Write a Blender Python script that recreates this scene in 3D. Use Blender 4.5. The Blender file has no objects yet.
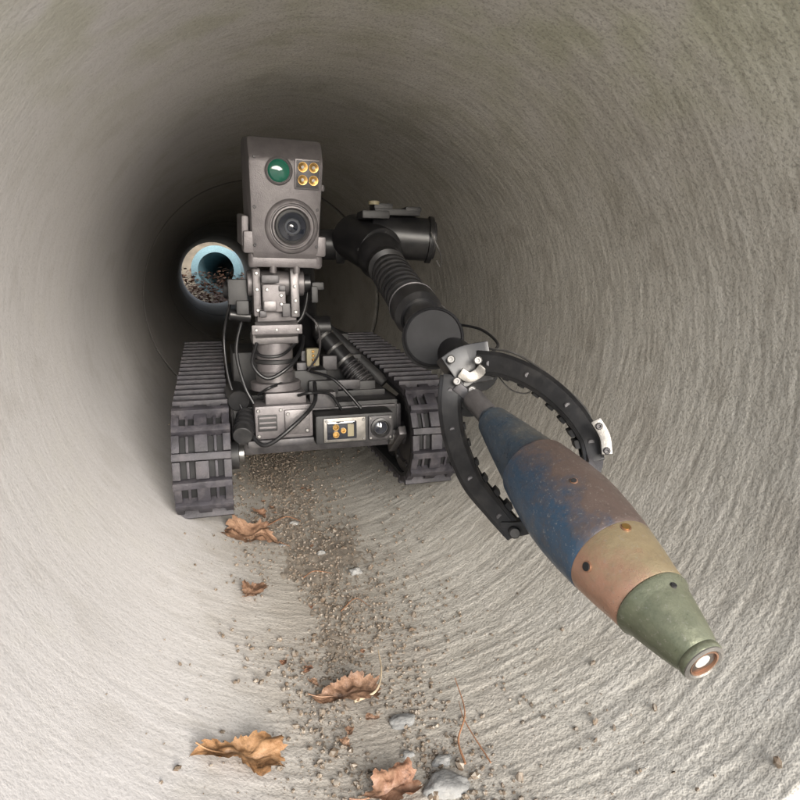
import bpy, bmesh, math, random
from math import sin, cos, pi, radians, sqrt
from mathutils import Vector, Matrix, noise, Quaternion
random.seed(7)
S = bpy.context.scene
COL = S.collection
R = 0.42; CX = 0.185; CZ = -0.10; Y0 = 0.350; Y1 = 9.5

# ------------------------------------------------------------ materials
def new_mat(name):
    m = bpy.data.materials.new(name); m.use_nodes = True
    nt = m.node_tree; b = nt.nodes["Principled BSDF"]
    return m, nt, b
def N(nt, t, **kw):
    n = nt.nodes.new(t)
    for k, v in kw.items(): setattr(n, k, v)
    return n
def tc(nt, scale=(1, 1, 1)):
    t = N(nt, 'ShaderNodeTexCoord')
    return t.outputs['Object']
def noise_tex(nt, vec, scale, detail=4, rough=.55, dist=0):
    n = N(nt, 'ShaderNodeTexNoise'); n.inputs['Scale'].default_value = scale
    n.inputs['Detail'].default_value = detail; n.inputs['Roughness'].default_value = rough
    n.inputs['Distortion'].default_value = dist
    nt.links.new(vec, n.inputs['Vector']); return n.outputs['Fac']
def ramp(nt, fac, stops):
    r = N(nt, 'ShaderNodeValToRGB'); cr = r.color_ramp
    while len(cr.elements) < len(stops): cr.elements.new(.5)
    for e, (p, c) in zip(cr.elements, stops):
        e.position = p
        e.color = (c, c, c, 1) if not hasattr(c, '__len__') else (*c, 1)
    nt.links.new(fac, r.inputs['Fac']); return r.outputs['Color']
def mix(nt, fac, a, b, mode='MIX'):
    m = N(nt, 'ShaderNodeMix', data_type='RGBA', blend_type=mode)
    for sock, v in ((m.inputs[0], fac), (m.inputs[6], a), (m.inputs[7], b)):
        if isinstance(v, (int, float)): sock.default_value = v
        elif isinstance(v, tuple): sock.default_value = (*v, 1)
        else: nt.links.new(v, sock)
    return m.outputs[2]
def mth(nt, op, a, b=0.0, c=None):
    m = N(nt, 'ShaderNodeMath', operation=op)
    for i, v in enumerate((a, b, c)):
        if v is None: continue
        if isinstance(v, (int, float)): m.inputs[i].default_value = v
        else: nt.links.new(v, m.inputs[i])
    return m.outputs[0]
def bump(nt, h, dist, strength=1.0, normal=None):
    b = N(nt, 'ShaderNodeBump'); b.inputs['Distance'].default_value = dist
    b.inputs['Strength'].default_value = strength
    nt.links.new(h, b.inputs['Height'])
    if normal: nt.links.new(normal, b.inputs['Normal'])
    return b.outputs['Normal']

def simple(name, col, rough=.5, metal=0.0, var=.25, bumpd=.0003, scale=60, dust=0.0, dustcol=(.32, .30, .28)):
    m, nt, b = new_mat(name)
    v = tc(nt)
    f = noise_tex(nt, v, scale, 2)
    dark = tuple(c * (1 - var) for c in col); lite = tuple(min(1, c * (1 + var)) for c in col)
    c = ramp(nt, f, [(.3, dark), (.7, lite)])
    if dust > 0:
        f2 = noise_tex(nt, v, 26, 4, .75)
        dm = ramp(nt, f2, [(.48, 0.0), (.75, dust)])
        c = mix(nt, dm, c, dustcol)
        rr = mix(nt, dm, (rough,) * 3, (.85,) * 3)
    else:
        rr = ramp(nt, f, [(.3, max(0, rough - .1)), (.7, min(1, rough + .12))])
    nt.links.new(rr, b.inputs['Roughness'])
    nt.links.new(c, b.inputs['Base Color'])
    b.inputs['Metallic'].default_value = metal
    if bumpd > 0: nt.links.new(bump(nt, noise_tex(nt, v, scale * 9, 1), bumpd, .6), b.inputs['Normal'])
    return m

M_BLACK = simple("black_anodised", (.009, .009, .010), .36, .1, dust=.10, bumpd=.00005, dustcol=(.14, .13, .12))
M_BLACK2 = simple("black_matte", (.012, .012, .013), .55, 0, dust=.16, bumpd=.0001, dustcol=(.15, .14, .13))
M_GREY = simple("grey_cast_paint", (.112, .103, .106), .45, .35, var=.15, bumpd=.0005, dust=.35, dustcol=(.20, .19, .185))
M_GREY2 = simple("grey_machined", (.115, .108, .110), .38, .6, var=.2, dust=.35, dustcol=(.21, .20, .19))
M_CHAS = simple("chassis_grey", (.045, .043, .046), .45, .4, var=.3, dust=.4, dustcol=(.16, .15, .145))
M_SILVER = simple("bare_steel", (.24, .235, .23), .38, .85, var=.2, bumpd=0)
M_BRIGHT = simple("light_metal", (.20, .19, .175), .42, .6, var=.25, dust=.3, dustcol=(.26, .24, .22))
M_RUBBER = simple("track_rubber", (.029, .027, .033), .6, 0, var=.4, bumpd=.0008, scale=40, dust=.5, dustcol=(.135, .122, .127))
M_RUBD = simple("track_gap", (.010, .010, .011), .8, 0, bumpd=0)
M_CABLE = simple("cable_sheath", (.008, .008, .009), .4, 0, bumpd=0)
M_BRASS = simple("brass_led", (.36, .22, .075), .3, .8, bumpd=0)
M_WHITE = simple("pale_plug", (.46, .44, .41), .5, 0, bumpd=0)
M_COPPER = simple("copper_rim", (.33, .19, .125), .4, .7, bumpd=0)
M_KHAKI = simple("khaki_block", (.20, .175, .11), .6, 0, bumpd=0)
def glass(name, col, rough=.04):
    m, nt, b = new_mat(name)
    b.inputs['Roughness'].default_value = rough
    b.inputs['IOR'].default_value = 1.6
    b.inputs['Coat Weight'].default_value = 1.0
    lw = N(nt, 'ShaderNodeLayerWeight'); lw.inputs['Blend'].default_value = .35
    c = mix(nt, lw.outputs['Facing'], col, tuple(min(1, x * 3 + .02) for x in col))
    nt.links.new(c, b.inputs['Base Color']); return m
M_LENS = glass("dark_lens", (.010, .012, .018))
M_GREEN = glass("green_lens", (.008, .09, .058), .1)

def concrete():
    # pigment attribute is generated with the pipe mesh; fine aggregate comes from nodes
    m, nt, b = new_mat("spun_concrete")
    vo = tc(nt)
    at = N(nt, 'ShaderNodeAttribute', attribute_name="pigment")
    fine = noise_tex(nt, vo, 270, 1.5, .7)
    k = at.outputs['Alpha']
    base = mix(nt, mth(nt, 'MULTIPLY', ramp(nt, fine, [(.34, .5), (.47, 0.0)]), k), at.outputs['Color'], (.22, .205, .18))
    base = mix(nt, mth(nt, 'MULTIPLY', ramp(nt, fine, [(.58, 0.0), (.70, .3)]), k), base, (.68, .66, .61))
    nt.links.new(base, b.inputs['Base Color'])
    b.inputs['Roughness'].default_value = .85
    nt.links.new(bump(nt, mth(nt, 'MULTIPLY', fine, k), .0012, 1.0), b.inputs['Normal'])
    return m
M_CONC = concrete()
M_WALLC = simple("cast_concrete", (.42, .40, .37), .85, 0, var=.2, bumpd=0, scale=6)
M_SED = simple("silt", (.27, .232, .19), .95, 0, var=.35, bumpd=.002, scale=70)
M_EARTH = simple("leafy_earth", (.20, .165, .12), .95, 0, var=.4, bumpd=0, scale=3)
M_BOUNCE = simple("pale_bounce_slab", (.45, .44, .42), .9, 0, var=.15, bumpd=0, scale=5)  # pale surface for the added slab that reflects daylight into the pipe
M_GRASS = simple("grass_bank", (.07, .10, .035), .95, 0, var=.5, bumpd=.03, scale=4)
M_TWIG = simple("twig_bark", (.26, .13, .07), .8, 0)
M_STRAW = simple("dry_stem", (.40, .32, .22), .8, 0)
M_BLUEP = simple("blue_plastic", (.26, .42, .47), .5, 0, var=.15)

def gravel_mat():
    m, nt, b = new_mat("gravel_mix")
    g = N(nt, 'ShaderNodeNewGeometry')
    c = ramp(nt, g.outputs['Random Per Island'], [(0, (.07, .055, .04)), (.35, (.18, .135, .095)), (.6, (.24, .215, .185)), (.8, (.12, .08, .05)), (1, (.38, .34, .29))])
    nt.links.new(c, b.inputs['Base Color']); b.inputs['Roughness'].default_value = .9
    return m
M_GRAV = gravel_mat()
M_STONE = simple("river_stone", (.23, .23, .225), .75, 0, var=.3, bumpd=.001, scale=45, dust=.6, dustcol=(.34, .31, .27))
def leaf_mat(name, c1, c2):
    m, nt, b = new_mat(name)
    v = tc(nt)
    f = noise_tex(nt, v, 38, 5, .75)
    c = ramp(nt, f, [(.36, tuple(x * .4 for x in c1)), (.45, c1), (.6, c2), (.72, tuple(x * .55 for x in c1))])
    nt.links.new(c, b.inputs['Base Color']); b.inputs['Roughness'].default_value = .55
    nt.links.new(bump(nt, noise_tex(nt, v, 180, 2), .0012, .9), b.inputs['Normal'])
    return m
M_LEAF = [leaf_mat("leaf_brown", (.17, .095, .058), (.28, .17, .108)), leaf_mat("leaf_tan", (.24, .125, .055), (.33, .19, .095)), leaf_mat("leaf_red", (.20, .10, .06), (.30, .175, .11))]

# ------------------------------------------------------------ geometry helpers
def empty(name, loc):
    e = bpy.data.objects.new(name, None); e.location = loc; e.empty_display_size = .05
    COL.objects.link(e); return e
def mobj(name, V, F, mat, parent=None, ang=35, bevel=0, mats=None, midx=None):
    me = bpy.data.meshes.new(name); me.from_pydata([tuple(v) for v in V], [], F); me.update()
    bm = bmesh.new(); bm.from_mesh(me); bmesh.ops.recalc_face_normals(bm, faces=bm.faces)
    if bevel > 0:
        eds = [e for e in bm.edges if len(e.link_faces) == 2 and e.calc_face_angle(0) > radians(30)]
        bmesh.ops.bevel(bm, geom=eds, offset=bevel, segments=2, profile=.6, affect='EDGES', clamp_overlap=True)
    bm.to_mesh(me); bm.free()
    me.shade_smooth()
    me.set_sharp_from_angle(angle=radians(ang))
    for mm in (mats or [mat]): me.materials.append(mm)
    if midx and not bevel:
        for p, i in zip(me.polygons, midx): p.material_index = i
    o = bpy.data.objects.new(name, me); COL.objects.link(o)
    if parent:
        o.parent = parent; o.matrix_parent_inverse = Matrix.Translation(-Vector(parent.location))
    return o
I4 = Matrix.Identity(4)
def frame(d, up=Vector((0, 0, 1))):
    d = Vector(d).normalized()
    if abs(d.dot(up)) > .98: up = Vector((1, 0, 0))
    a = up.cross(d).normalized(); b = d.cross(a).normalized()
    return a, b, d
def rev_geo(p0, dirn, prof, seg=40, M=I4):
    a, b, d = frame(dirn); p0 = Vector(p0); V = []; F = []
    for (r, h) in prof:
        for i in range(seg):
            t = 2 * pi * i / seg
            V.append(M @ (p0 + d * h + (a * cos(t) + b * sin(t)) * max(r, 1e-5)))
    n = len(prof)
    for j in range(n - 1):
        for i in range(seg):
            k = (i + 1) % seg
            F.append((j * seg + i, j * seg + k, (j + 1) * seg + k, (j + 1) * seg + i))
    if prof[0][0] > 0: F.append(tuple(range(seg))[::-1])
    if prof[-1][0] > 0: F.append(tuple(range((n - 1) * seg, n * seg)))
    return V, F
def rev(name, p0, dirn, prof, mat, parent, seg=40, M=I4, ang=30):
    V, F = rev_geo(p0, dirn, prof, seg, M); return mobj(name, V, F, mat, parent, ang)
def cyl(name, p0, p1, r, mat, parent, r2=None, seg=36, bev=.0012, M=I4):
    r2 = r if r2 is None else r2
    L = (Vector(p1) - Vector(p0)).length; bev = min(bev, L * .3, r * .3, r2 * .3)
    return rev(name, p0, Vector(p1) - Vector(p0), [(r - bev, 0), (r, bev), (r2, L - bev), (r2 - bev, L)], mat, parent, seg, M)
def box_geo(c, s, M=I4, rot=None):
    c = Vector(c); V = []
    for sx in (-.5, .5):
        for sy in (-.5, .5):
            for sz in (-.5, .5):
                v = Vector((sx * s[0], sy * s[1], sz * s[2]))
                if rot is not None: v = rot @ v
                V.append(M @ (c + v))
    return V, [(0, 1, 3, 2), (4, 6, 7, 5), (0, 4, 5, 1), (2, 3, 7, 6), (0, 2, 6, 4), (1, 5, 7, 3)]
def box(name, c, s, mat, parent, bev=.002, M=I4, rot=None):
    V, F = box_geo(c, s, M, rot); return mobj(name, V, F, mat, parent, 35, bev)
def multi(name, geos, mat, parent, bevel=0, ang=35):
    V = []; F = []
    for v, f in geos:
        o = len(V); V += list(v); F += [tuple(i + o for i in q) for q in f]
    return mobj(name, V, F, mat, parent, ang, bevel)
def catmull(pts, n=8):
    P = [Vector(p) for p in pts]; P = [2 * P[0] - P[1]] + P + [2 * P[-1] - P[-2]]; out = []
    for i in range(1, len(P) - 2):
        for k in range(n):
            t = k / n; a, b, c, d = P[i - 1], P[i], P[i + 1], P[i + 2]
            out.append(.5 * ((2 * b) + (c - a) * t + (2 * a - 5 * b + 4 * c - d) * t * t + (3 * b - a - 3 * c + d) * t ** 3))
    out.append(P[-2]); return out
def sweep_geo(pts, r, n=8, seg=10, M=I4):
    Q = catmull(pts, n); V = []; F = []; up = Vector((.13, .2, 1)).normalized(); prev = None
    for i, p in enumerate(Q):
        d = (Q[min(i + 1, len(Q) - 1)] - Q[max(i - 1, 0)]).normalized()
        if prev is None: a, b, _ = frame(d, up)
        else:
            a = (prev - d * prev.dot(d)).normalized(); b = d.cross(a)
        prev = a; rr = r(i / (len(Q) - 1)) if callable(r) else r
        for k in range(seg):
            t = 2 * pi * k / seg; V.append(M @ (p + (a * cos(t) + b * sin(t)) * rr))
    for j in range(len(Q) - 1):
        for i in range(seg):
            k = (i + 1) % seg; F.append((j * seg + i, j * seg + k, (j + 1) * seg + k, (j + 1) * seg + i))
    F.append(tuple(range(seg))); F.append(tuple(range((len(Q) - 1) * seg, len(Q) * seg)))
    return V, F
def cable(name, pts, r, mat, parent, M=I4):
    V, F = sweep_geo(pts, r, M=M); return mobj(name, V, F, mat, parent, 60)
def bar_geo(pts, nrm, w, t, n=6):
    Q = catmull(pts, n); nrm = Vector(nrm).normalized(); V = []; F = []
    for i, p in enumerate(Q):
        d = (Q[min(i + 1, len(Q) - 1)] - Q[max(i - 1, 0)]).normalized()
        s = d.cross(nrm).normalized(); nn = s.cross(d).normalized()
        ww = w(i / (len(Q) - 1)) if callable(w) else w
        for (u, v) in ((-1, -1), (1, -1), (1, 1), (-1, 1)):
            V.append(p + s * u * ww / 2 + nn * v * t / 2)
    for j in range(len(Q) - 1):
        for i in range(4):
            k = (i + 1) % 4; F.append((j * 4 + i, j * 4 + k, (j + 1) * 4 + k, (j + 1) * 4 + i))
    F.append((0, 1, 2, 3)); m = (len(Q) - 1) * 4; F.append((m, m + 1, m + 2, m + 3))
    return V, F, Q
def bolts(name, plist, n, r, h, mat, parent, M=I4):
    g = [rev_geo(p, n, [(r * .95, -.001), (r, h * .7), (r * .75, h), (r * .45, h), (r * .4, h * .5), (0, h * .5)], 10, M) for p in plist]
    return multi(name, g, mat, parent)

# ------------------------------------------------------------ pipe
def pipe_centre(y):
    t = max(0, y - 2.4) / 7.1
    return CX - .17 * t, CZ + .085 * t
def lerp3(a, b, t): return (a[0] + (b[0] - a[0]) * t, a[1] + (b[1] - a[1]) * t, a[2] + (b[2] - a[2]) * t)
def sst(a, b, x):
    t = max(0.0, min(1.0, (x - a) / (b - a))); return t * t * (3 - 2 * t)
def build_pipe():
    seg = 640; nz = noise.noise
    joints = [2.42, 4.85, 7.28]
    y = Y0 + .008; ys = []
    while y < Y1 - .03:
        ys.append(y); y += max(.0021, .0036 * y) if y < 2.5 else .07
    for j in joints:
        ys = [q for q in ys if abs(q - j) > .03]
    body = [(R, q, 0) for q in ys]
    for j in joints:
        body += [(R + .001, j - .022, .3), (R + .005, j - .015, .9), (R + .024, j - .012, 1), (R + .024, j + .004, 1), (R + .003, j + .007, .8), (R, j + .016, .2)]
    body.sort(key=lambda q: q[1])
    prof = [(R + .055, Y0 + .25, 0), (R + .055, Y0 + .008, 0), (R + .047, Y0, 0), (R + .006, Y0, 0), (R, Y0 + .005, 0)] + body + [(R, Y1, 0), (R + .055, Y1, 0), (R + .055, Y1 - .3, 0), (R + .055, Y0 + .25, 0)]
    V = []; F = []; C = []
    cs = [(sin(2 * pi * i / seg), -cos(2 * pi * i / seg)) for i in range(seg)]
    for r, y, jd in prof:
        cx, cz = pipe_centre(y); inner = abs(r - R) < .004 and y < 2.5
        for sx, sz in cs:
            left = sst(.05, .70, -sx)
            big = nz((sx * 1.4, y * 3.2, sz * 1.4)); mid = nz((sx * 5, y * 11, sz * 5 + 7))
            bl = mid * .6 + nz((sx * 13, y * 30, sz * 13)) * .4
            g = 0; rr = r; g2 = 0
            if inner:
                yy = y + big * .014 + sx * .004
                g = nz((sx * 9, yy * 155, sz * 9)) * .65 + nz((sx * 26, yy * 190, sz * 26 + 3)) * .55
                g2 = nz((sx * 3.0, yy * 46, sz * 3.0))
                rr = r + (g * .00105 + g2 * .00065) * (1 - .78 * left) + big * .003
            col = lerp3((.490, .465, .415), (.585, .560, .505), .5 + big * 1.1)
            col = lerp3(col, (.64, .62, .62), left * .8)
            col = lerp3(col, (.38, .355, .31), max(0, g2) * .45 * (1 - .7 * left))
            if g > 0: col = lerp3(col, (.27, .25, .215), min(1, g) * .65 * (1 - .7 * left))
            col = lerp3(col, (.34, .31, .265), sst(.10, .45, bl) * .40 * (1 - .6 * left))
            col = lerp3(col, (.62, .60, .56), sst(.10, .45, -bl) * .3)
            up = sst(.35, .95, sz) * (1 - .75 * sst(.5, 1.1, y))
            col = lerp3(col, (.46, .47, .32), up * sst(-.30, .35, bl + .4 * big) * .6)
            if sz < 0:
                f = abs(sx + .10) + bl * .30
                col = lerp3(col, (.31, .27, .225), (1 - sst(.05, .52, f)) * .60)
            if jd: col = lerp3(col, (.03, .03, .03), jd * .95)
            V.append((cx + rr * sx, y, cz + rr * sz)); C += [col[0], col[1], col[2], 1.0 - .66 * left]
    for j in range(len(prof) - 1):
        a = j * seg
        for i in range(seg - 1): F.append((a + i, a + seg + i, a + seg + i + 1, a + i + 1))
        F.append((a + seg - 1, a + 2 * seg - 1, a + seg, a))
    me = bpy.data.meshes.new("concrete_pipe"); me.from_pydata(V, [], F); me.update()
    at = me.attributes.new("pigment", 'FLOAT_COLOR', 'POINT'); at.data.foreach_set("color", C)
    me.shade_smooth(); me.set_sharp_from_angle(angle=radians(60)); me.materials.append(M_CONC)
    o = bpy.data.objects.new("concrete_pipe", me); COL.objects.link(o)
build_pipe()

def headwall(name, y, th, cx, cz):
    seg = 64; V = []; F = []; rr = R + .053; x0, x1, z0, z1 = -4, 4.4, -.62, .8
    rings = []
    for yy in (y, y + th):
        inner = []; outer = []
        for i in range(seg):
            t = 2 * pi * i / seg; dx, dz = sin(t), -cos(t)
            inner.append((cx + rr * dx, yy, cz + rr * dz))
            s = 1e9
            if dx > 1e-6: s = min(s, (x1 - cx) / dx)
            if dx < -1e-6: s = min(s, (x0 - cx) / dx)
            if dz > 1e-6: s = min(s, (z1 - cz) / dz)
            if dz < -1e-6: s = min(s, (z0 - cz) / dz)
            outer.append((cx + s * dx, yy, cz + s * dz))
        rings += [inner, outer]
    for r_ in rings: V += r_
    a, b, c, d = 0, seg, 2 * seg, 3 * seg
    for i in range(seg):
        k = (i + 1) % seg
        F += [(a + i, a + k, b + k, b + i), (c + i, d + i, d + k, c + k), (b + i, b + k, d + k, d + i), (a + i, c + i, c + k, a + k)]
    mobj(name, V, F, M_WALLC, None, 30)
headwall("concrete_headwall", Y0 + .03, .2, CX, CZ)
c1 = pipe_centre(Y1)
headwall("concrete_headwall", Y1 - .22, .2, c1[0], c1[1])

V = []; F = []; nx, ny = 60, 30
for j in range(ny + 1):
    y = Y0 + .23 + (Y1 - .22 - Y0 - .23) * j / ny
    for i in range(nx + 1):
        x = -9 + 18.4 * i / nx
        ax = abs(x - .2)
        h = .74 + .9 * sin(pi * j / ny) + noise.noise((x, y, 0)) * .08 * sin(pi * j / ny)
        if ax > 3.8: h = h + (-.75 - h) * min(1, (ax - 3.8) / 2.5)
        V.append((x, y, h))
for j in range(ny):
    for i in range(nx):
        a = j * (nx + 1) + i; F.append((a, a + 1, a + nx + 2, a + nx + 1))
mobj("embankment", V, F, M_GRASS, None, 60)
V = []; F = []
g = [-300, -100, -30, -12] + [-8 + .5 * i for i in range(60)] + [30, 100, 300]
for y in g:
    for x in g:
        near = noise.noise((x * .7, y * .7, 3)) * .02
        h = -.60 + near
        if y > 13.5: h += min(2.5, (y - 13.5) * .4)
        V.append((x, y, h))
n = len(g)
for j in range(n - 1):
    for i in range(n - 1):
        F.append((j * n + i, j * n + i + 1, (j + 1) * n + i + 1, (j + 1) * n + i))
mobj("ground", V, F, M_EARTH, None, 60)
V, F = box_geo((.2, Y0 - 2.0, -.60), (6.0, 3.98, .12))
mobj("added_bounce_slab", V, F, M_BOUNCE, None, 30, .01)  # unseen slab added outside the mouth to bounce sunlight onto the pipe ceiling

bx, bz = c1[0] + .05, .03
pr = [(.29, 0), (.40, 0), (.40, 4.0), (.29, 4.0), (.29, 0)]
V, F = rev_geo((bx, 11.2, bz), (0.16, 1, -.03), pr, 64)
F = [f for f in F if len(f) == 4]
mobj("plastic_culvert_pipe", V, F, M_BLUEP, None, 40)
def litter(name, n, fn, size, mat):
    V = []; F = []
    for _ in range(n):
        p = Vector(fn()); s = size * random.uniform(.5, 1.2)
        q = Quaternion((random.gauss(0, 1), random.gauss(0, 1), random.gauss(0, 1)), random.uniform(0, .9)) @ Quaternion((0, 0, 1), random.uniform(0, 6.28))
        o = len(V)
        for (x, y, z) in ((-1, 0, .1), (-.3, .5, 0), (.5, .4, .1), (1, 0, .2), (.5, -.4, 0), (-.3, -.5, .15)):
            V.append(p + q @ Vector((x, y, z)) * s)
        F.append(tuple(range(o, o + 6)))
    return mobj(name, V, F, mat, None, 30)
def lp():
    y = random.uniform(9.6, 11.4)
    return (c1[0] + random.uniform(-1.2, 1.2), y, -.56 + (y - 9.6) * .33 * random.random() ** .5 + random.random() * .06)
litter("leaf_litter", 3800, lp, .04, M_LEAF[2])

# ------------------------------------------------------------ silt, gravel, leaves in the invert
def on_floor(sx, y, lift=0.0):
    cx, cz = pipe_centre(y)
    a = math.asin(max(-1, min(1, sx))); r = R - lift
    return Vector((cx + r * sin(a), y, cz - r * cos(a))), Vector((-sin(a), 0, cos(a)))
V = []; F = []; na, nyy = 110, 420
for j in range(nyy + 1):
    y = Y0 + .02 + 2.6 * j / nyy
    for i in range(na + 1):
        sx = -.50 + .84 * i / na
        e = abs(sx + .09) / .34
        h = .0012 - .0045 * e ** 1.5 - .006 * (1 - sst(Y0 + .1, Y0 + .5, y)) + noise.noise((sx * 5, y * 6, 1)) * .0030 + noise.noise((sx * 24, y * 13, 2)) * .0026 + noise.noise((sx * 80, y * 45, 5)) * .0030
        p, _ = on_floor(sx, y, max(-.006, h - .001)); V.append(p)
for j in range(nyy):
    for i in range(na):
        a = j * (na + 1) + i; F.append((a, a + 1, a + na + 2, a + na + 1))
mobj("silt_deposit", V, F, M_SED, None, 60)

V = []; F = []
ico = bmesh.new(); bmesh.ops.create_icosphere(ico, subdivisions=1, radius=1)
IV = [v.co.copy() for v in ico.verts]; IF = [tuple(v.index for v in f.verts) for f in ico.faces]; ico.free()
OV = [Vector(v) for v in ((1, 0, 0), (-1, 0, 0), (0, 1, 0), (0, -1, 0), (0, 0, 1), (0, 0, -1))]
OF = [(0, 2, 4), (2, 1, 4), (1, 3, 4), (3, 0, 4), (2, 0, 5), (1, 2, 5), (3, 1, 5), (0, 3, 5)]
for k in range(32000):
    y = Y0 + .02 + 2.0 * random.random()
    rr_ = random.random()
    c_ = -.14 + .12 * max(0, 1 - (y - .4) / .8)
    if rr_ < .64: sx = random.gauss(c_, .125)
    else: sx = random.gauss(.0, .24)
    if abs(sx) > .75: continue
    if noise.noise((sx * 6, y * 5, 9)) < random.uniform(-.5, .12): continue
    s = .0007 + .0032 * random.random() ** 4.5
    if random.random() < .02: s *= 1.9
    big_ = s > .0016
    p, nrm = on_floor(sx, y, s * .4 + .0006)
    q = Quaternion((random.gauss(0, 1), random.gauss(0, 1), random.gauss(0, 1)), random.uniform(0, 6.28))
    sc = Vector((random.uniform(.7, 1.4), random.uniform(.6, 1.1), random.uniform(.5, .9))); o = len(V)
    for v in (IV if big_ else OV):
        w = v * random.uniform(.8, 1.15)
        V.append(p + q @ Vector((w.x * sc.x, w.y * sc.y, w.z * sc.z)) * s)
    F += [tuple(i + o for i in f) for f in (IF if big_ else OF)]
mobj("gravel", V, F, M_GRAV, None, 20)

def stone(sx, y, s, seed, flat=.5, col=M_STONE):
    bm = bmesh.new(); bmesh.ops.create_icosphere(bm, subdivisions=4, radius=1)
    p, nrm = on_floor(sx, y, s * flat * .4); V = []
    for v in bm.verts:
        c_ = v.co; w = c_ * (1 + .35 * noise.noise(c_ * 1.2 + Vector((seed, 0, 0))) + .10 * noise.noise(c_ * 4 + Vector((seed, 3, 0))))
        V.append(p + Vector((w.x * 1.25, w.y * .85, w.z * flat)) * s)
    F = [tuple(v.index for v in f.verts) for f in bm.faces]; bm.free()
    mobj("stone", V, F, col, None, 80)
stone(0.0, .636, .0125, 1); stone(.04, .53, .018, 2, .5); stone(.07, 1.024, .009, 3, .8); stone(-.12, 1.27, .008, 4, .7)
stone(.06, .565, .009, 5, .5); stone(-.2, 1.16, .006, 7); stone(-.04, 1.12, .006, 8, .8); stone(-.02, .585, .006, 9, .6)

def leaf(sx, y, size, rot, curl, mi, lobes=5, seed=0, tilt=(0, 0), asp=1.15):
    p, nrm = on_floor(sx, y, .004)
    rings = 8; seg = 90; V = []; F = []
    a, b, d = frame(nrm, Vector((0, 1, 0)))
    qr = Quaternion(d, rot); a = qr @ a; b = qr @ b
    def outl(t):
        u = abs(((t / (2 * pi)) * lobes) % 1 - .5) * 2
        r = .66 + .34 * (1 - u) ** .9
        r *= 1.0 - .30 * abs(sin(t)) + .12 * cos(t)
        r *= 1 + .06 * sin(t * 19 + seed) + .05 * sin(t * 31 + seed * 2) + .16 * noise.noise((cos(t) * 1.5, sin(t) * 1.5, seed * 3.1))
        return r
    for j in range(rings + 1):
        for i in range(seg):
            t = 2 * pi * i / seg; r = outl(t) * j / rings * size
            u = r * cos(t) * asp; v = r * sin(t)
            un, vn = u / size, v / size
            h = size * (curl * (vn * vn * .9 + un * un * .25) + .26 * noise.noise((un * 1.6 + seed, vn * 1.6, 0)) + .10 * noise.noise((un * 5 + seed, vn * 5, 2)) + .12 * abs(vn))
            h -= size * .03 * max(0, 1 - abs(v) / (size * .05))
            V.append(p + a * u + b * v + d * (max(-.002, h + .10 * size + tilt[0] * u + tilt[1] * v)))
    for j in range(rings):
        for i in range(seg):
            k = (i + 1) % seg; F.append((j * seg + i, j * seg + k, (j + 1) * seg + k, (j + 1) * seg + i))
    V2, F2 = sweep_geo([p - a * size * .5 + d * .004, p - a * size * 1.0 + d * .006, p - a * size * 1.35 + b * size * .15 + d * .008], min(.0009, size * .03), 5, 6)
    o = len(V); V += V2; F += [tuple(i + o for i in f) for f in F2]
    mobj("dry_leaf", V, F, M_LEAF[mi], None, 70)
leaf(-.336, 1.17, .054, 2.9, .12, 0, 5, 1, (-.12, -.30), 1.25)
leaf(-.37, .94, .028, 1.2, .4, 0, 3, 2, (0, -.2))
leaf(-.13, .69, .036, .1, .45, 0, 3, 3, (.05, .1), 1.4)
leaf(-.44, .575, .037, .15, .25, 1, 3, 4, (.05, .05), 1.5)
leaf(-.36, .60, .012, 1.5, .5, 1, 3, 14)
leaf(-.10, .535, .033, .3, .45, 2, 5, 5, (0, .1))
leaf(-.28, 1.30, .022, 2.0, .5, 2, 3, 6)
for i in range(16):
    leaf(random.gauss(-.14, .14), random.uniform(.6, 1.5), random.uniform(.004, .009), random.uniform(0, 6), .5, random.choice((0, 2)), 3, 20 + i)
def twig(name, pts, r, mat):
    P = [on_floor(s, y, l)[0] for s, y, l in pts]
    V, F = sweep_geo(P, lambda t: r * (1.1 - .7 * t), 6, 7); mobj(name, V, F, mat, None, 60)
twig("twig", [(.11, .55, .004), (.12, .58, .008), (.17, .61, .014), (.19, .66, .022)], .0013, M_TWIG)
twig("twig", [(.17, .54, .004), (.16, .60, .010), (.17, .63, .014)], .0008, M_TWIG)
twig("twig", [(-.12, .67, .012), (-.05, .68, .016), (-.01, .715, .018), (.005, .755, .022)], .0018, M_STRAW)
twig("twig", [(-.25, 1.25, .003), (-.15, 1.30, .006), (-.08, 1.28, .004)], .0014, M_TWIG)
twig("twig", [(-.05, .9, .003), (.02, .93, .005), (.06, .90, .004)], .0009, M_TWIG)
twig("twig", [(-.15, 1.02, .003), (-.10, 1.04, .005), (-.03, 1.03, .004)], .0009, M_TWIG)

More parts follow.
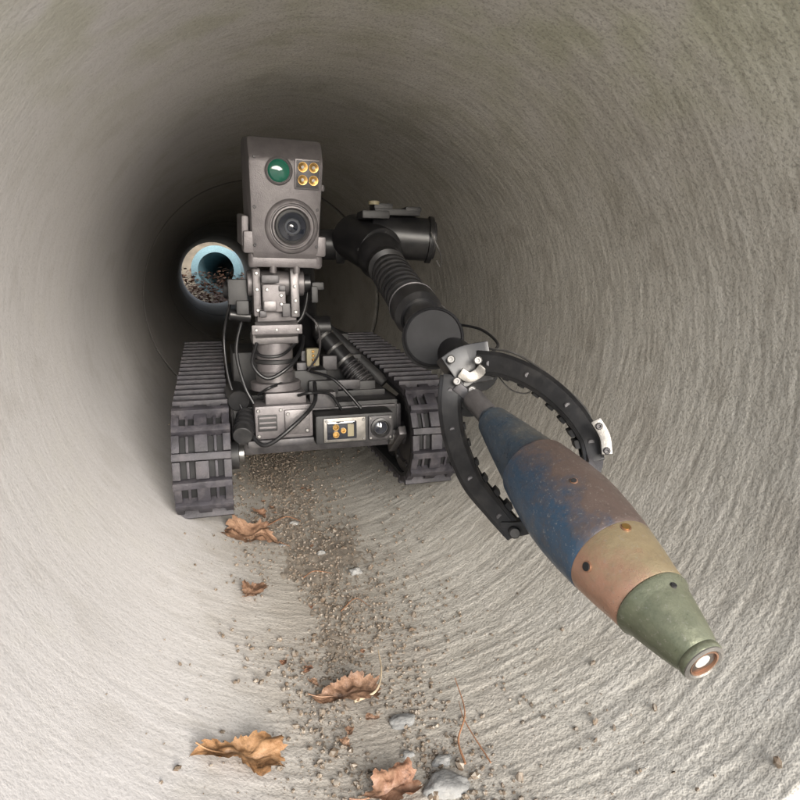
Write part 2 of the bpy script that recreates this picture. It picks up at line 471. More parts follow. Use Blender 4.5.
# ------------------------------------------------------------ ROBOT
RB = empty("tracked_bomb_disposal_robot", (.183, 1.5, -.42))
def track(xc, tag, yf, zb):
    rf, yr, rr = .090, 1.86, .112
    zf, zr = zb + rf, zb + rr
    al = 2 * math.atan((zr - zf) / (yr - yf)); P = []
    nt_ = (-sin(al), cos(al))
    def arc(cy, cz, r, a0, a1, n):
        for i in range(n):
            t = a0 + (a1 - a0) * i / n; P.append((cy + r * cos(t), cz + r * sin(t)))
    arc(yf, zf, rf, -pi / 2, -pi / 2 - (pi - al), 60)
    for i in range(60):
        t = i / 60; P.append((yf + nt_[0] * rf + (yr - yf + nt_[0] * (rr - rf)) * t, zf + nt_[1] * rf + (zr - zf + nt_[1] * (rr - rf)) * t))
    arc(yr, zr, rr, pi / 2 + al, -pi / 2, 60)
    for i in range(60):
        t = i / 60; P.append((yr + (yf - yr) * t, zb))
    L = [0]
    for i in range(len(P)):
        a = P[i]; b = P[(i + 1) % len(P)]; L.append(L[-1] + math.hypot(a[0] - b[0], a[1] - b[1]))
    T = L[-1]; W = .098
    def at(s):
        s %= T
        lo = 0; hi = len(P)
        while hi - lo > 1:
            m = (lo + hi) // 2
            if L[m] <= s: lo = m
            else: hi = m
        a = P[lo % len(P)]; b = P[(lo + 1) % len(P)]; t = (s - L[lo]) / max(1e-9, L[lo + 1] - L[lo])
        y = a[0] + (b[0] - a[0]) * t; z = a[1] + (b[1] - a[1]) * t
        d = Vector((0, b[0] - a[0], b[1] - a[1])).normalized(); return Vector((xc, y, z)), d
    V = []; F = []; n = 200
    for i in range(n):
        p, d = at(T * i / n); nn = Vector((1, 0, 0)).cross(d)
        for (u, h) in ((-W / 2, .0), (W / 2, .0), (W / 2, -.008), (-W / 2, -.008)):
            V.append(p + Vector((u, 0, 0)) + nn * h)
    for i in range(n):
        k = (i + 1) % n
        for q in range(4):
            w = (q + 1) % 4; F.append((i * 4 + q, i * 4 + w, k * 4 + w, k * 4 + q))
    mobj("track_belt_" + tag, V, F, M_RUBD, RB, 50)
    p, d = at(T * .9); nn = Vector((1, 0, 0)).cross(d); sg = -1 if nn.z > 0 else 1
    geos = []; nl = 46; rnd = random.Random(3)
    for i in range(nl):
        s = T * i / nl; p, d = at(s); nn = Vector((1, 0, 0)).cross(d) * sg
        rot = Matrix((Vector((1, 0, 0)), d, nn)).transposed()
        pitch = T / nl
        geos.append(box_geo(p + nn * .0085 + Vector((rnd.uniform(-.0008, .0008), 0, 0)), (W, pitch * .30, .019), rot=rot @ Matrix.Rotation(rnd.uniform(-.018, .018), 3, 'Z')))
        p2, d2 = at(s + pitch * .5); n2 = Vector((1, 0, 0)).cross(d2) * sg
        rot2 = Matrix((Vector((1, 0, 0)), d2, n2)).transposed()
        for (xo, w) in ((-.0425, .013), (0, .022), (.0425, .013)):
            geos.append(box_geo(p2 + n2 * .004 + Vector((xo, 0, 0)), (w, pitch * .74, .012), rot=rot2))
        for xo in (-.0235, .0235):
            geos.append(box_geo(p2 + n2 * .0015 + Vector((xo, 0, 0)), (.005, pitch * .7, .007), rot=rot2))
    multi("track_links_" + tag, geos, M_RUBBER, RB, bevel=.0015)
    for (cy, cz, r, nm) in ((yf, zf, rf - .009, "front_sprocket_"), (yr, zr, rr - .009, "rear_wheel_")):
        g = [rev_geo((xc - .042, cy, cz), (1, 0, 0), [(r * .35, .004), (r * .7, .004), (r * .75, 0), (r, 0), (r, .084), (r * .75, .084), (r * .7, .078), (r * .35, .078), (r * .3, .088), (0, .088)], 48)]
        g.append(rev_geo((xc - .046, cy, cz), (1, 0, 0), [(r * .28, 0), (r * .3, .006)], 24))
        for k in range(6):
            t = k * pi / 3
            for xx in (-.041, .041):
                g.append(rev_geo((xc + xx, cy + r * .85 * cos(t), cz + r * .85 * sin(t)), (1 if xx > 0 else -1, 0, 0), [(r * .07, 0), (r * .07, .004)], 10))
        multi(nm + tag, g, M_CHAS, RB)
    g = []
    for cy in (1.36, 1.48, 1.60, 1.72):
        g.append(rev_geo((xc - .035, cy, zb + .034), (1, 0, 0), [(.02, 0), (.030, .002), (.030, .07), (.02, .072)], 28))
    multi("road_wheels_" + tag, g, M_CHAS, RB)
    box("track_frame_" + tag, (xc, 1.54, -.335), (.07, .55, .05), M_BLACK2, RB, .004)
track(-.034, "left", 1.200, -.430); track(.402, "right", 1.235, -.416)

# chassis
box("chassis", (.184, 1.54, -.30), (.33, .62, .10), M_CHAS, RB, .008)
box("chassis_deck", (.184, 1.52, -.245), (.30, .50, .014), M_BLACK2, RB, .003)
box("front_plate", (.184, 1.222, -.285), (.32, .016, .07), M_BLACK2, RB, .003)
g = [box_geo((.184, 1.212, -.262), (.31, .010, .008)), box_geo((.184, 1.210, -.316), (.31, .014, .010)), box_geo((.19, 1.205, -.24), (.05, .03, .03))]
multi("front_rails", g, M_CHAS, RB, bevel=.002)
box("left_module", (.112, 1.185, -.268), (.105, .07, .062), M_GREY, RB, .005)
box("left_module_top", (.118, 1.19, -.228), (.075, .05, .022), M_GREY, RB, .004)
box("left_module_face", (.135, 1.148, -.268), (.045, .008, .045), M_GREY2, RB, .002)
box("left_module_slot", (.082, 1.1485, -.268), (.034, .004, .030), M_BLACK2, RB, .0015)
g = [box_geo((.082, 1.146, -.258 - .009 * i), (.030, .004, .004)) for i in range(3)]
multi("left_module_fins", g, M_GREY, RB, bevel=.0008)
box("left_module_foot", (.105, 1.17, -.306), (.12, .05, .014), M_CHAS, RB, .003)
bolts("module_bolts", [(x, 1.150, z) for x in (.066, .106) for z in (-.245, -.292)] + [(.118, 1.143, -.252), (.152, 1.143, -.252), (.118, 1.143, -.284), (.152, 1.143, -.284)], (0, -1, 0), .0032, .003, M_SILVER, RB)
cyl("knurled_knob", (.048, 1.20, -.262), (.036, 1.13, -.285), .017, M_BLACK2, RB)
g = [rev_geo((.048 - .012 * t, 1.20 - .07 * t, -.262 - .023 * t), (-.012, -.07, -.023), [(.0182, 0), (.0195, .002), (.0182, .004)], 24) for t in (.1, .3, .5, .7)]
multi("knob_rings", g, M_BLACK, RB)
cyl("side_canister", (.03, 1.26, -.225), (.035, 1.20, -.235), .02, M_BLACK, RB)
box("sensor_housing", (.243, 1.175, -.288), (.150, .06, .056), M_BLACK2, RB, .006)
box("sensor_bezel", (.222, 1.143, -.288), (.080, .006, .046), M_BRIGHT, RB, .003)
box("sensor_window", (.216, 1.1392, -.288), (.056, .004, .034), M_LENS, RB, .002)
box("sensor_led_board", (.232, 1.1366, -.288), (.012, .003, .024), M_KHAKI, RB, .001)
g = [rev_geo((.204, 1.1375, z), (0, -1, 0), [(.006, 0), (.006, .004), (.004, .004), (.003, .001), (0, .001)], 20) for z in (-.281, -.295)] + [rev_geo((.218, 1.1375, -.288), (0, -1, 0), [(.005, 0), (.005, .004), (.003, .004), (.002, .001), (0, .001)], 20)]
multi("sensor_leds", g, M_BRASS, RB)
box("round_port_plate", (.290, 1.143, -.288), (.046, .006, .046), M_CHAS, RB, .003)
rev("round_port", (.290, 1.141, -.288), (0, -1, 0), [(.019, 0), (.019, .005), (.015, .006), (.0135, .002), (0, .002)], M_BLACK, RB, 32)
rev("round_port_glass", (.290, 1.1385, -.288), (0, -1, 0), [(.012, 0), (.008, .0022), (0, .003)], M_LENS, RB, 24)
bolts("bezel_bolts", [(.187, 1.140, -.270), (.187, 1.140, -.306), (.257, 1.140, -.270), (.257, 1.140, -.306), (.271, 1.140, -.269), (.309, 1.140, -.269), (.271, 1.140, -.307), (.309, 1.140, -.307)], (0, -1, 0), .0025, .002, M_SILVER, RB)
box("right_module", (.338, 1.26, -.285), (.03, .09, .05), M_CHAS, RB, .004)
box("support_arm", (.345, 1.22, -.335), (.016, .10, .018), M_GREY2, RB, .003, rot=Matrix.Rotation(radians(-35), 3, 'X'))
cyl("axle_right", (.33, 1.235, -.33), (.37, 1.235, -.33), .018, M_SILVER, RB)
cyl("axle_left", (-.01, 1.20, -.335), (.04, 1.20, -.335), .016, M_SILVER, RB)
cyl("axle_hub_left", (.012, 1.19, -.335), (.030, 1.19, -.335), .026, M_BLACK2, RB)

g = []
for (x, y, z, a, b_, c_) in ((.15, 1.32, -.215, .12, .14, .05), (.26, 1.42, -.205, .09, .12, .06), (.07, 1.42, -.20, .08, .18, .08), (.2, 1.62, -.19, .22, .2, .09), (.20, 1.255, -.225, .06, .03, .03), (.29, 1.30, -.235, .05, .05, .03)):
    g.append(box_geo((x, y, z), (a, b_, c_)))
multi("deck_electronics", g, M_BLACK2, RB, bevel=.005)
g = [box_geo((.178, 1.30, -.18), (.03, .03, .05)), box_geo((.225, 1.32, -.185), (.03, .03, .03)), box_geo((.16, 1.27, -.20), (.02, .03, .05)), box_geo((.255, 1.27, -.225), (.05, .012, .02))]
multi("deck_blocks", g, M_CHAS, RB, bevel=.003)
box("khaki_connector", (.182, 1.26, -.165), (.025, .02, .035), M_KHAKI, RB, .003)
bolts("connector_pins", [(.182, 1.249, -.153 - .008 * i) for i in range(4)], (0, -1, 0), .003, .003, M_BRASS, RB)
cyl("strut_cylinder", (.215, 1.36, -.125), (.30, 1.30, -.235), .020, M_BLACK, RB)
cyl("strut_rod", (.30, 1.30, -.235), (.335, 1.275, -.28), .011, M_SILVER, RB)
g = []
for k in range(7):
    t = .62 + k * .055; p = Vector((.215, 1.36, -.125)).lerp(Vector((.30, 1.30, -.235)), t)
    g.append(rev_geo(p, (.085, -.06, -.11), [(.0205, 0), (.0235, .0015), (.0235, .0035), (.0205, .005)], 28))
multi("strut_coils", g, M_CHAS, RB)
g = [rev_geo(Vector((.215, 1.36, -.125)).lerp(Vector((.30, 1.30, -.235)), t), (.085, -.06, -.11), [(.0202, 0), (.0215, .0008), (.0215, .006), (.0202, .007)], 28) for t in (.08, .3, .52)]
multi("strut_bands", g, M_SILVER, RB)
cyl("strut_clevis", (.20, 1.36, -.115), (.235, 1.36, -.115), .024, M_BLACK, RB)
cyl("second_strut", (.235, 1.42, -.12), (.35, 1.34, -.24), .014, M_BLACK2, RB)

mx, my = .104, 1.205
cyl("mast_flange", (mx, my, -.215), (mx, my, -.200), .046, M_GREY, RB)
cyl("mast_collar", (mx, my, -.200), (mx, my, -.180), .036, M_GREY2, RB)
cyl("mast_column", (mx, my, -.182), (mx, my, -.115), .033, M_GREY, RB)
cyl("mast_neck_ring", (mx, my, -.165), (mx, my, -.157), .037, M_BLACK2, RB)
box("mast_clamp", (mx, my, -.118), (.082, .07, .020), M_GREY2, RB, .004)
V, F = sweep_geo([(mx - .036, 1.158, -.100), (mx, 1.158, -.100), (mx + .038, 1.158, -.099)], .0145, 4, 24)
mobj("light_bar", V, F, M_GREY2, RB, 40)
box("light_bar_face", (mx + .001, 1.1462, -.0995), (.088, .006, .017), M_GREY, RB, .0025)
bolts("light_bar_bolts", [(mx - .035, 1.1435, -.0995), (mx, 1.1435, -.0995), (mx + .037, 1.1435, -.0995)], (0, -1, 0), .0028, .002, M_SILVER, RB)
box("neck_lower", (mx + .004, my, -.078), (.070, .066, .028), M_GREY, RB, .004)
box("neck_left_cheek", (mx - .030, 1.19, -.035), (.014, .06, .085), M_GREY, RB, .004)
box("neck_right_cheek", (mx + .036, 1.19, -.035), (.016, .06, .090), M_GREY2, RB, .004)
cyl("tilt_motor", (mx - .045, 1.195, -.020), (mx + .055, 1.195, -.020), .023, M_GREY, RB)
cyl("tilt_cap", (mx + .055, 1.195, -.020), (mx + .068, 1.195, -.020), .016, M_BLACK, RB)
box("neck_front_block", (mx - .002, 1.155, -.045), (.040, .018, .048), M_GREY, RB, .003)
box("neck_front_tab", (mx - .010, 1.143, -.058), (.022, .008, .018), M_GREY2, RB, .002)
g = [box_geo((mx - .008, 1.150, -.012), (.030, .02, .014)), box_geo((mx + .018, 1.152, -.066), (.014, .016, .024)), box_geo((mx - .022, 1.152, -.072), (.012, .012, .012)), box_geo((mx + .012, 1.148, -.028), (.012, .014, .010))]
multi("neck_detail_blocks", g, M_CHAS, RB, bevel=.002)
bolts("neck_bolts", [(mx - .030, 1.159, z) for z in (-.002, -.03, -.066)] + [(mx + .036, 1.159, z) for z in (.0, -.025, -.05, -.07)] + [(mx + .010, 1.145, -.04), (mx + .010, 1.145, -.055), (mx - .014, 1.145, -.03)], (0, -1, 0), .0030, .003, M_SILVER, RB)
g = [box_geo((mx + .079, 1.19, -.025), (.022, .04, .014)), box_geo((mx + .072, 1.18, -.040), (.012, .03, .03)), box_geo((mx - .062, 1.21, -.035), (.034, .045, .045)), box_geo((mx - .055, 1.19, -.062), (.022, .03, .025))]
multi("side_brackets", g, M_BLACK2, RB, bevel=.003)
cyl("rear_connector", (mx - .082, 1.23, -.03), (mx - .048, 1.22, -.035), .018, M_BLACK, RB)
cyl("rear_connector_2", (mx - .078, 1.20, -.075), (mx - .04, 1.20, -.08), .010, M_BLACK, RB)

MH = Matrix.Translation((.121, 1.172, .116)) @ Matrix.Rotation(radians(7), 4, 'X') @ Matrix.Rotation(radians(3), 4, 'Z') @ Matrix.Rotation(radians(1.5), 4, 'Y')
hw = .062
prof = [(-.058, -.088), (-.062, -.075), (-.062, .070), (-.040, .104), (.040, .108), (.055, .09), (.055, -.088)]
V = [MH @ Vector((sx * (hw if z > -.07 else hw - .006), y, z)) for sx in (-1, 1) for (y, z) in prof]
n = len(prof); F = [tuple(range(n)), tuple(range(n, 2 * n))[::-1]] + [(i, (i + 1) % n, n + (i + 1) % n, n + i) for i in range(n)]
mobj("head_housing", V, F, M_GREY, RB, 35, .008)
g = [box_geo((-.055, -.045, -.062), (.030, .03, .036), MH), box_geo((.060, -.045, -.066), (.018, .03, .034), MH),
     box_geo((0, -.030, -.094), (.112, .05, .018), MH), box_geo((-.066, -.01, -.045), (.012, .08, .05), MH), box_geo((.064, .0, .03), (.008, .09, .012), MH)]
multi("head_lugs", g, M_GREY, RB, bevel=.004)
g = [rev_geo((x, -.045, -.078), (0, 0, -1), [(.0095, 0), (.0095, .022), (.007, .026)], 20, MH) for x in (-.052, .056)] + [rev_geo((x, -.050, -.10), (0, 0, -1), [(.006, 0), (.006, .012)], 16, MH) for x in (-.02, .02)]
multi("head_lug_screws", g, M_GREY, RB)
bolts("head_bolts", [(x, -.0615, z) for x in (-.052, .052) for z in (-.066, -.005, .072)], (0, -1, 0), .0026, .002, M_CHAS, RB, MH)
lc = (.009, -.0615, -.034)
rev("main_lens_boss", lc, (0, -1, 0), [(.045, 0), (.044, .003), (.041, .006), (.0375, .007), (.036, .004), (.0345, .004), (.033, .009), (.0305, .0095), (.028, .003), (.026, .001), (0, .001)], M_GREY, RB, 64, MH)
rev("main_lens_barrel", (.009, -.0640, -.034), (0, -1, 0), [(.0275, 0), (.0275, .004), (.024, .005), (.022, .002), (.016, .0015), (.015, .005), (.0125, .005), (.011, .002), (0, .002)], M_BLACK2, RB, 48, MH)
rev("main_lens_glass", (.009, -.065, -.034), (0, -1, 0), [(.0245, .001), (.021, .0038), (.0145, .0062), (.014, .004)], M_LENS, RB, 48, MH)
rev("main_lens_pupil", (.009, -.066, -.034), (0, -1, 0), [(.0115, 0), (.0085, .004), (.004, .0058), (0, .0064)], M_LENS, RB, 32, MH)
gc = (-.013, -.0615, .053)
rev("green_lens_ring", gc, (0, -1, 0), [(.0225, 0), (.0225, .003), (.0205, .005), (.0185, .004), (.018, .001), (0, .001)], M_GREY, RB, 40, MH)
rev("green_lens", (gc[0], -.0625, gc[2]), (0, -1, 0), [(.0178, 0), (.015, .003), (.008, .005), (0, .0055)], M_GREEN, RB, 40, MH)
box("led_plate", (.034, -.0625, .050), (.042, .004, .048), M_GREY2, RB, .004, MH)
box("led_recess", (.034, -.0648, .050), (.037, .002, .042), M_CHAS, RB, .003, MH)
g = []; g2 = []
for x, z, r in ((.0255, .061, .0078), (.0435, .061, .0078), (.0255, .041, .0078), (.0435, .041, .0078)):
    g.append(rev_geo((x, -.0655, z), (0, -1, 0), [(r, 0), (r, .003), (r * .85, .003), (r * .4, .0008), (0, .0008)], 24, MH))
    g2.append(rev_geo((x, -.0658, z), (0, -1, 0), [(r * .35, 0), (r * .3, .002), (0, .003)], 16, MH))
multi("led_reflectors", g, M_BRASS, RB); multi("led_domes", g2, M_WHITE, RB)

cyl("arm_lower_link", (.20, 1.48, -.19), (.165, 1.30, .045), .030, M_BLACK, RB)
cyl("arm_cross_tube", (.10, 1.29, .052), (.268, 1.255, .052), .029, M_BLACK, RB)
cyl("arm_cross_flange", (.235, 1.262, .052), (.25, 1.258, .052), .036, M_BLACK2, RB)
cyl("shoulder_housing", (.262, 1.235, .066), (.290, 1.130, .034), .043, M_BLACK, RB)
cyl("shoulder_drum", (.285, 1.185, .066), (.395, 1.165, .058), .039, M_BLACK, RB, seg=48)
cyl("shoulder_drum_cap", (.395, 1.165, .058), (.402, 1.1636, .0575), .034, M_BLACK2, RB, seg=48)
rev("shoulder_drum_rim", (.387, 1.1664, .0587), (.117, -.02, -.01), [(.039, 0), (.0425, .001), (.0425, .009), (.039, .010)], M_BLACK, RB, 48)
g = [box_geo((.325, 1.17, .105), (.085, .055, .012)), box_geo((.30, 1.165, .114), (.035, .04, .012)), box_geo((.355, 1.165, .110), (.03, .045, .010)), box_geo((.285, 1.165, .100), (.05, .05, .014))]
multi("shoulder_top_blocks", g, M_BLACK2, RB, bevel=.003)
rev("shoulder_screw", (.283, 1.15, .117), (0, 0, 1), [(.010, 0), (.010, .006), (.006, .007)], M_KHAKI, RB, 20)
A = Vector((.285, 1.135, .034)); B = Vector((.285, .835, -.082)); dAB = B - A
fl = dAB.length
rev("forearm_tube", A, dAB, [(.028, 0), (.038, .004), (.040, .03), (.034, .045), (.031, .06), (.033, .062), (.033, .075), (.026, .08), (.026, fl)], M_BLACK, RB, 48)
g = []
for k in range(7):
    p = A + dAB.normalized() * (.095 + k * .017)
    g.append(rev_geo(p, dAB, [(.025, 0), (.0315, .001), (.0325, .003), (.0325, .0075), (.0315, .0095), (.025, .0105)], 40))
multi("forearm_rings", g, M_BLACK, RB)
rev("forearm_collar", A + dAB.normalized() * .222, dAB, [(.026, 0), (.034, .003), (.036, .01), (.036, .04), (.030, .05)], M_BLACK, RB, 40)
rev("forearm_collar_trim", A + dAB.normalized() * .226, dAB, [(.0345, 0), (.0366, .001), (.0366, .003), (.0345, .004)], M_CHAS, RB, 40)
bolts("forearm_bolts", [tuple(A + Vector((.036 * cos(t), -.010, .036 * sin(t)))) for t in (.3, 1.2, 2.1, 3.0)], dAB, .004, .004, M_BLACK2, RB)
E0 = Vector((.296, .862, -.094)); ED = Vector((-.29, -.94, .15)).normalized()
M_DRUM = simple("drum_black", (.008, .008, .009), .6, 0, var=.3, bumpd=.00003, scale=30, dust=.05, dustcol=(.1, .1, .1))
M_DRUM.node_tree.nodes["Principled BSDF"].inputs['Specular IOR Level'].default_value = .18
rev("wrist_drum", E0, ED, [(.036, 0), (.0405, .004), (.0405, .058), (.039, .060), (.0375, .061), (.036, .0595), (.0, .0595)], M_DRUM, RB, 64)
rev("wrist_drum_flange", E0 + ED * .018, ED, [(.0405, 0), (.043, .001), (.043, .008), (.0405, .009)], M_BLACK, RB, 64)
W1 = Vector((.298, .69, -.118))
cyl("wrist_link", (.306, .82, -.105), W1, .022, M_BLACK, RB)
def plate(name, pts, nrm, w, t, mat, bev=.0015):
    V, F, Q = bar_geo(pts, nrm, w, t); o = mobj(name, V, F, mat, RB, 40, bev); return Q
view = Vector((-.38, -.92, .12)); vn = view.normalized()
plate("gripper_palm", [(.262, .70, -.120), (.283, .700, -.108), (.310, .69, -.102)], view, .046, .034, M_BLACK)
plate("gripper_palm_lower", [(.262, .69, -.140), (.278, .685, -.150), (.290, .68, -.148)], view, .030, .03, M_BLACK2)
plate("palm_bracket", [(.266, .676, -.112), (.276, .673, -.118), (.286, .671, -.114), (.292, .668, -.106)], view, .012, .006, M_BRIGHT)
plate("palm_link", [(.262, .678, -.128), (.276, .670, -.140), (.290, .665, -.146)], view, .012, .010, M_CHAS)
bolts("palm_bolts", [(.262, .674, -.122), (.284, .667, -.098), (.306, .663, -.096), (.278, .668, -.132), (.258, .684, -.098)], view, .0050, .006, M_SILVER, RB)
Lp = [(.264, .695, -.120), (.256, .680, -.150), (.249, .645, -.180), (.2460, .590, -.2085), (.2525, .545, -.2255), (.262, .518, -.2405)]
Rp = [(.292, .690, -.104), (.308, .655, -.103), (.324, .606, -.112), (.335, .560, -.131), (.338, .525, -.153), (.335, .508, -.173)]
for tag, P in (("left", Lp), ("right", Rp)):
    nn = view
    w = lambda t: .029 - .010 * t
    for k, off in enumerate((-.010, .010)):
        plate("finger_%s_plate_%d" % (tag, k + 1), [Vector(p) - vn * off for p in P], nn, w, .004, M_BLACK)
    Q = catmull([Vector(p) for p in P], 4)
    g = []
    for qi, q in enumerate(Q[2::5]):
        g.append(rev_geo(q + vn * .0135, -view, [(.0026, 0), (.0036, .001), (.0036, .026), (.0026, .027)], 14))
    multi("finger_%s_pins" % tag, g, M_CHAS, RB)
    plate("finger_%s_edge" % tag, [Vector(p) + vn * .0122 for p in P], nn, lambda t: .020 - .008 * t, .002, M_BLACK2, .0006)
    plate("finger_%s_rib" % tag, P, nn, lambda t: .022 - .008 * t, .016, M_BLACK2)
    g = []
    for qi in range(3, len(Q) - 2, 2):
        d_ = (Q[qi + 1] - Q[qi - 1]).normalized(); s_ = d_.cross(vn).normalized() * (1 if tag == "right" else -1)
        rot = Matrix((d_, s_, vn)).transposed()
        g.append(box_geo(Q[qi] + s_ * .011, (.009, .008, .020), rot=rot))
    multi("finger_%s_teeth" % tag, g, M_BLACK2, RB, bevel=.001)
plate("finger_left_pad", [(.254, .524, -.238), (.266, .512, -.234), (.279, .504, -.226)], view, .014, .016, M_BLACK2)
plate("finger_right_pad", [(.338, .512, -.167), (.330, .502, -.178), (.319, .498, -.184)], view, .016, .018, M_CHAS)
plate("finger_right_tip_plate", [(.333, .504, -.134), (.339, .497, -.148), (.338, .490, -.164)], view, .010, .006, M_BRIGHT)
bolts("fingertip_bolts", [(.3345, .500, -.139), (.3375, .490, -.160)], view, .0034, .003, M_CHAS, RB)
cyl("finger_left_end_bolt", Vector((.260, .517, -.238)), Vector((.255, .503, -.236)), .0055, M_BLACK, RB)
cable("gripper_wire", [(.300, .70, -.088), (.316, .64, -.088), (.332, .585, -.107), (.342, .54, -.128), (.341, .52, -.142)], .0012, M_SILVER, RB)
cable("gripper_wire_2", [(.304, .675, -.108), (.312, .640, -.128), (.322, .615, -.128), (.325, .61, -.114)], .0008, M_SILVER, RB)
cable("wrist_wire", [(.318, .83, -.07), (.335, .78, -.074), (.332, .72, -.086), (.310, .69, -.094)], .0018, M_CABLE, RB)
cable("elbow_wire", [(.310, .92, -.035), (.328, .89, -.055), (.330, .85, -.075), (.315, .82, -.09)], .0012, M_SILVER, RB)
cable("upper_wire", [(.380, 1.12, .07), (.392, 1.10, .03), (.380, 1.07, .01), (.37, 1.06, .02)], .0013, M_SILVER, RB)
cable("cable_front", [(.05, 1.14, -.285), (.075, 1.115, -.30), (.12, 1.11, -.27), (.165, 1.14, -.235), (.175, 1.19, -.205)], .0038, M_CABLE, RB)
cable("cable_mast", [(.07, 1.17, -.125), (.060, 1.15, -.16), (.085, 1.14, -.185), (.125, 1.145, -.165), (.15, 1.18, -.14), (.16, 1.22, -.12)], .0034, M_CABLE, RB)
cable("cable_mast_2", [(.065, 1.18, -.13), (.075, 1.15, -.145), (.11, 1.145, -.145), (.145, 1.18, -.125)], .0028, M_CABLE, RB)
cable("cable_side", [(.05, 1.22, -.08), (.035, 1.20, -.14), (.045, 1.18, -.2), (.06, 1.17, -.235)], .0034, M_CABLE, RB)
cable("cable_side_2", [(.03, 1.22, -.05), (.015, 1.24, -.12), (.02, 1.22, -.2), (.04, 1.2, -.25)], .0026, M_CABLE, RB)
cable("cable_right", [(.175, 1.24, -.19), (.21, 1.2, -.20), (.24, 1.19, -.23), (.262, 1.18, -.258)], .0030, M_CABLE, RB)
cable("cable_behind_head", [(.15, 1.24, .02), (.17, 1.22, -.03), (.16, 1.22, -.08), (.14, 1.22, -.1)], .004, M_CABLE, RB)
cable("cable_top", [(.165, 1.22, -.075), (.185, 1.20, -.10), (.19, 1.22, -.15), (.17, 1.24, -.19)], .0022, M_CHAS, RB)
cable("cable_deck", [(.14, 1.16, -.222), (.16, 1.14, -.215), (.20, 1.17, -.225), (.225, 1.18, -.26)], .0028, M_CABLE, RB)
cable("cable_deck_2", [(.07, 1.18, -.22), (.085, 1.15, -.205), (.11, 1.17, -.2), (.13, 1.2, -.195)], .0026, M_CABLE, RB)

# ------------------------------------------------------------ SHELL
T0 = Vector((.2774, .6097, -.1542)); T1 = Vector((.2956, .3084, -.2508)); ax = T1 - T0; L = ax.length
SH = empty("mortar_shell", T0.lerp(T1, .5))
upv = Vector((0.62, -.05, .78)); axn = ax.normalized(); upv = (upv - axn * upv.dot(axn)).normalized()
def shell_mat(name, lo, hi, rust, thr, rough=.45, metal=.2, spots=.5, k=12.0):
    m, nt, b = new_mat(name)
    v = tc(nt); c0 = T0
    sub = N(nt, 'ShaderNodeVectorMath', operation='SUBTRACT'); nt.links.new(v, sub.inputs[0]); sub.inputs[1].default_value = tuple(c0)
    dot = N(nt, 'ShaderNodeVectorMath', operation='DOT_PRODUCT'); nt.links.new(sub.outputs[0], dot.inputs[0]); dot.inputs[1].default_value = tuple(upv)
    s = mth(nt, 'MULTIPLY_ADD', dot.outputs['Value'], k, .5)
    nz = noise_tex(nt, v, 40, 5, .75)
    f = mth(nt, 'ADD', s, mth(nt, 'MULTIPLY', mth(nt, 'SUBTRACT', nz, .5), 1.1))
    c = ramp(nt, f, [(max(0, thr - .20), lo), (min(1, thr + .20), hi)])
    r2 = ramp(nt, noise_tex(nt, v, 90, 5, .8), [(.49, 0.0), (.66, spots)])
    c = mix(nt, r2, c, rust)
    r3 = ramp(nt, noise_tex(nt, v, 330, 2, .7), [(.61, 0.0), (.69, .3)])
    c = mix(nt, r3, c, (.28, .265, .24))
    nt.links.new(c, b.inputs['Base Color'])
    b.inputs['Metallic'].default_value = metal
    nt.links.new(ramp(nt, nz, [(.3, rough - .12), (.7, rough + .2)]), b.inputs['Roughness'])
    nt.links.new(bump(nt, noise_tex(nt, v, 180, 3, .7), .0006, .7), b.inputs['Normal'])
    return m
S_TAIL = shell_mat("shell_tail_paint", (.040, .062, .088), (.085, .085, .080), (.065, .055, .047), .66, .34, .35, .4)
S_BLUE = shell_mat("shell_blue_rust", (.030, .062, .105), (.100, .073, .063), (.068, .054, .048), .58, .36, .3, .5)
S_TAN = shell_mat("shell_copper_band", (.35, .20, .138), (.29, .23, .14), (.20, .145, .10), .52, .33, .5, .35)
S_GRN = shell_mat("shell_green_nose", (.100, .112, .072), (.170, .178, .122), (.09, .09, .068), .5, .32, .5, .35)
prof = [(0, -.02, 0), (.012, -.02, 0), (.014, .0, 0), (.0175, .012, 0), (.0235, .12, 0), (.0275, .2, 0), (.0315, .285, 0), (.0322, .292, 1), (.0318, .296, 1), (.0345, .30, 1), (.0368, .35, 1), (.0395, .42, 1), (.0412, .49, 1), (.0412, .54, 1), (.0400, .60, 1), (.0380, .66, 1), (.0372, .678, 1), (.0364, .682, 1), (.0366, .686, 2), (.0335, .75, 2), (.0305, .80, 2), (.0292, .828, 2), (.0284, .832, 2), (.0292, .836, 3), (.0290, .845, 3), (.0262, .86, 3), (.0255, .87, 3), (.0200, .94, 3), (.0168, .975, 3), (.0150, .985, 3), (.0158, .99, 3), (.0156, .999, 3), (.0148, 1.003, 3)]
V = []; F = []; mi = []; seg = 96; a, b_, d = frame(ax)
for (r, t, m_) in prof:
    for i in range(seg):
        q = 2 * pi * i / seg; V.append(T0 + axn * (t * L) + (a * cos(q) + b_ * sin(q)) * max(r, 1e-5))
for j in range(len(prof) - 1):
    for i in range(seg):
        k = (i + 1) % seg; F.append((j * seg + i, j * seg + k, (j + 1) * seg + k, (j + 1) * seg + i)); mi.append(prof[j + 1][2])
mobj("shell_body", V, F, None, SH, 32, 0, [S_TAIL, S_BLUE, S_TAN, S_GRN], mi)
rev("fuze_rim", T0 + axn * (L * 1.0), ax, [(.0148, 0), (.0150, .0018), (.0125, .0026), (.0112, .0016), (.0108, -.006), (.0, -.006)], M_BRIGHT, SH, 64)
rev("fuze_cup", T0 + axn * (L * 1.0), ax, [(.0111, .0), (.0108, .0020), (.0098, .0019), (.0095, -.0058), (0, -.0055)], M_COPPER, SH, 48)
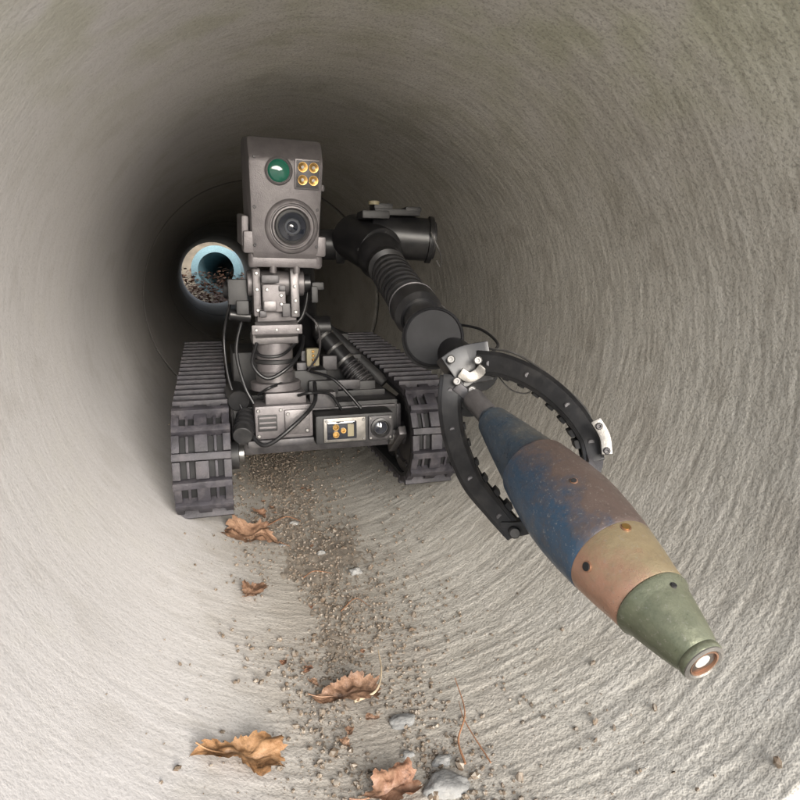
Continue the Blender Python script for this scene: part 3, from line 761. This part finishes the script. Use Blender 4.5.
rev("fuze_plug", T0 + axn * (L * 1.0 - .0050), ax, [(.0088, 0), (.0082, .0028), (.0055, .0050), (0, .0056)], M_WHITE, SH, 40)
def surf(t, phi, r):
    return T0 + axn * (t * L) + (upv * cos(phi) + axn.cross(upv) * sin(phi)) * r, (upv * cos(phi) + axn.cross(upv) * sin(phi))
for nm, t, phi, r, rad, mt, mt2 in (("set_screw_hole", .52, 1.0, .0412, .0024, M_COPPER, M_RUBD), ("band_screw", .70, .75, .0358, .0032, M_COPPER, M_BRASS), ("band_hole", .72, 2.0, .0350, .0034, M_COPPER, M_RUBD), ("nose_hole", .865, .6, .0262, .0018, M_CHAS, M_RUBD)):
    p, n_ = surf(t, phi, r)
    rev(nm + "_rim", p - n_ * .003, n_, [(rad * 1.3, 0), (rad * 1.3, .0036), (0, .0036)], mt, SH, 24)
    rev(nm, p - n_ * .003, n_, [(rad, 0), (rad, .0041), (0, .0041)], mt2, SH, 24)
rev("tail_boom", T0 - axn * .05, ax, [(.010, 0), (.012, .002), (.012, .05)], M_GREY2, SH, 32)

# ------------------------------------------------------------ light, world, camera
sun_dir = Vector((.14, -1.0, .27)).normalized()
el = math.asin(sun_dir.z); az = math.atan2(sun_dir.x, sun_dir.y)
W = bpy.data.worlds.new("World"); S.world = W; W.use_nodes = True
nt = W.node_tree; bg = nt.nodes["Background"]
sky = nt.nodes.new('ShaderNodeTexSky'); sky.sky_type = 'NISHITA'; sky.sun_disc = False
sky.sun_elevation = el; sky.sun_rotation = az; sky.dust_density = 3.0; sky.air_density = .8
hs = nt.nodes.new('ShaderNodeHueSaturation'); hs.inputs['Saturation'].default_value = .45; hs.inputs['Value'].default_value = 2.2
nt.links.new(sky.outputs[0], hs.inputs['Color']); nt.links.new(hs.outputs[0], bg.inputs['Color'])
bg.inputs['Strength'].default_value = .15
sl = bpy.data.lights.new("sun", 'SUN'); sl.energy = 5.0; sl.angle = radians(48); sl.color = (1, .98, .95)
so = bpy.data.objects.new("sun", sl); so.rotation_euler = sun_dir.to_track_quat('Z', 'Y').to_euler(); so.location = (1, -3, 3); COL.objects.link(so)

cam = bpy.data.cameras.new("camera"); cam.sensor_width = 36; cam.lens = 28.8; cam.clip_start = .02; cam.clip_end = 1000
co = bpy.data.objects.new("camera", cam); COL.objects.link(co); co.location = (0, 0, 0)
th, ph = radians(16.07), radians(11.31)
co.rotation_euler = (pi / 2 - ph, 0, -th)
S.camera = co
S.view_settings.view_transform = 'Standard'; S.view_settings.look = 'None'; S.view_settings.exposure = 0
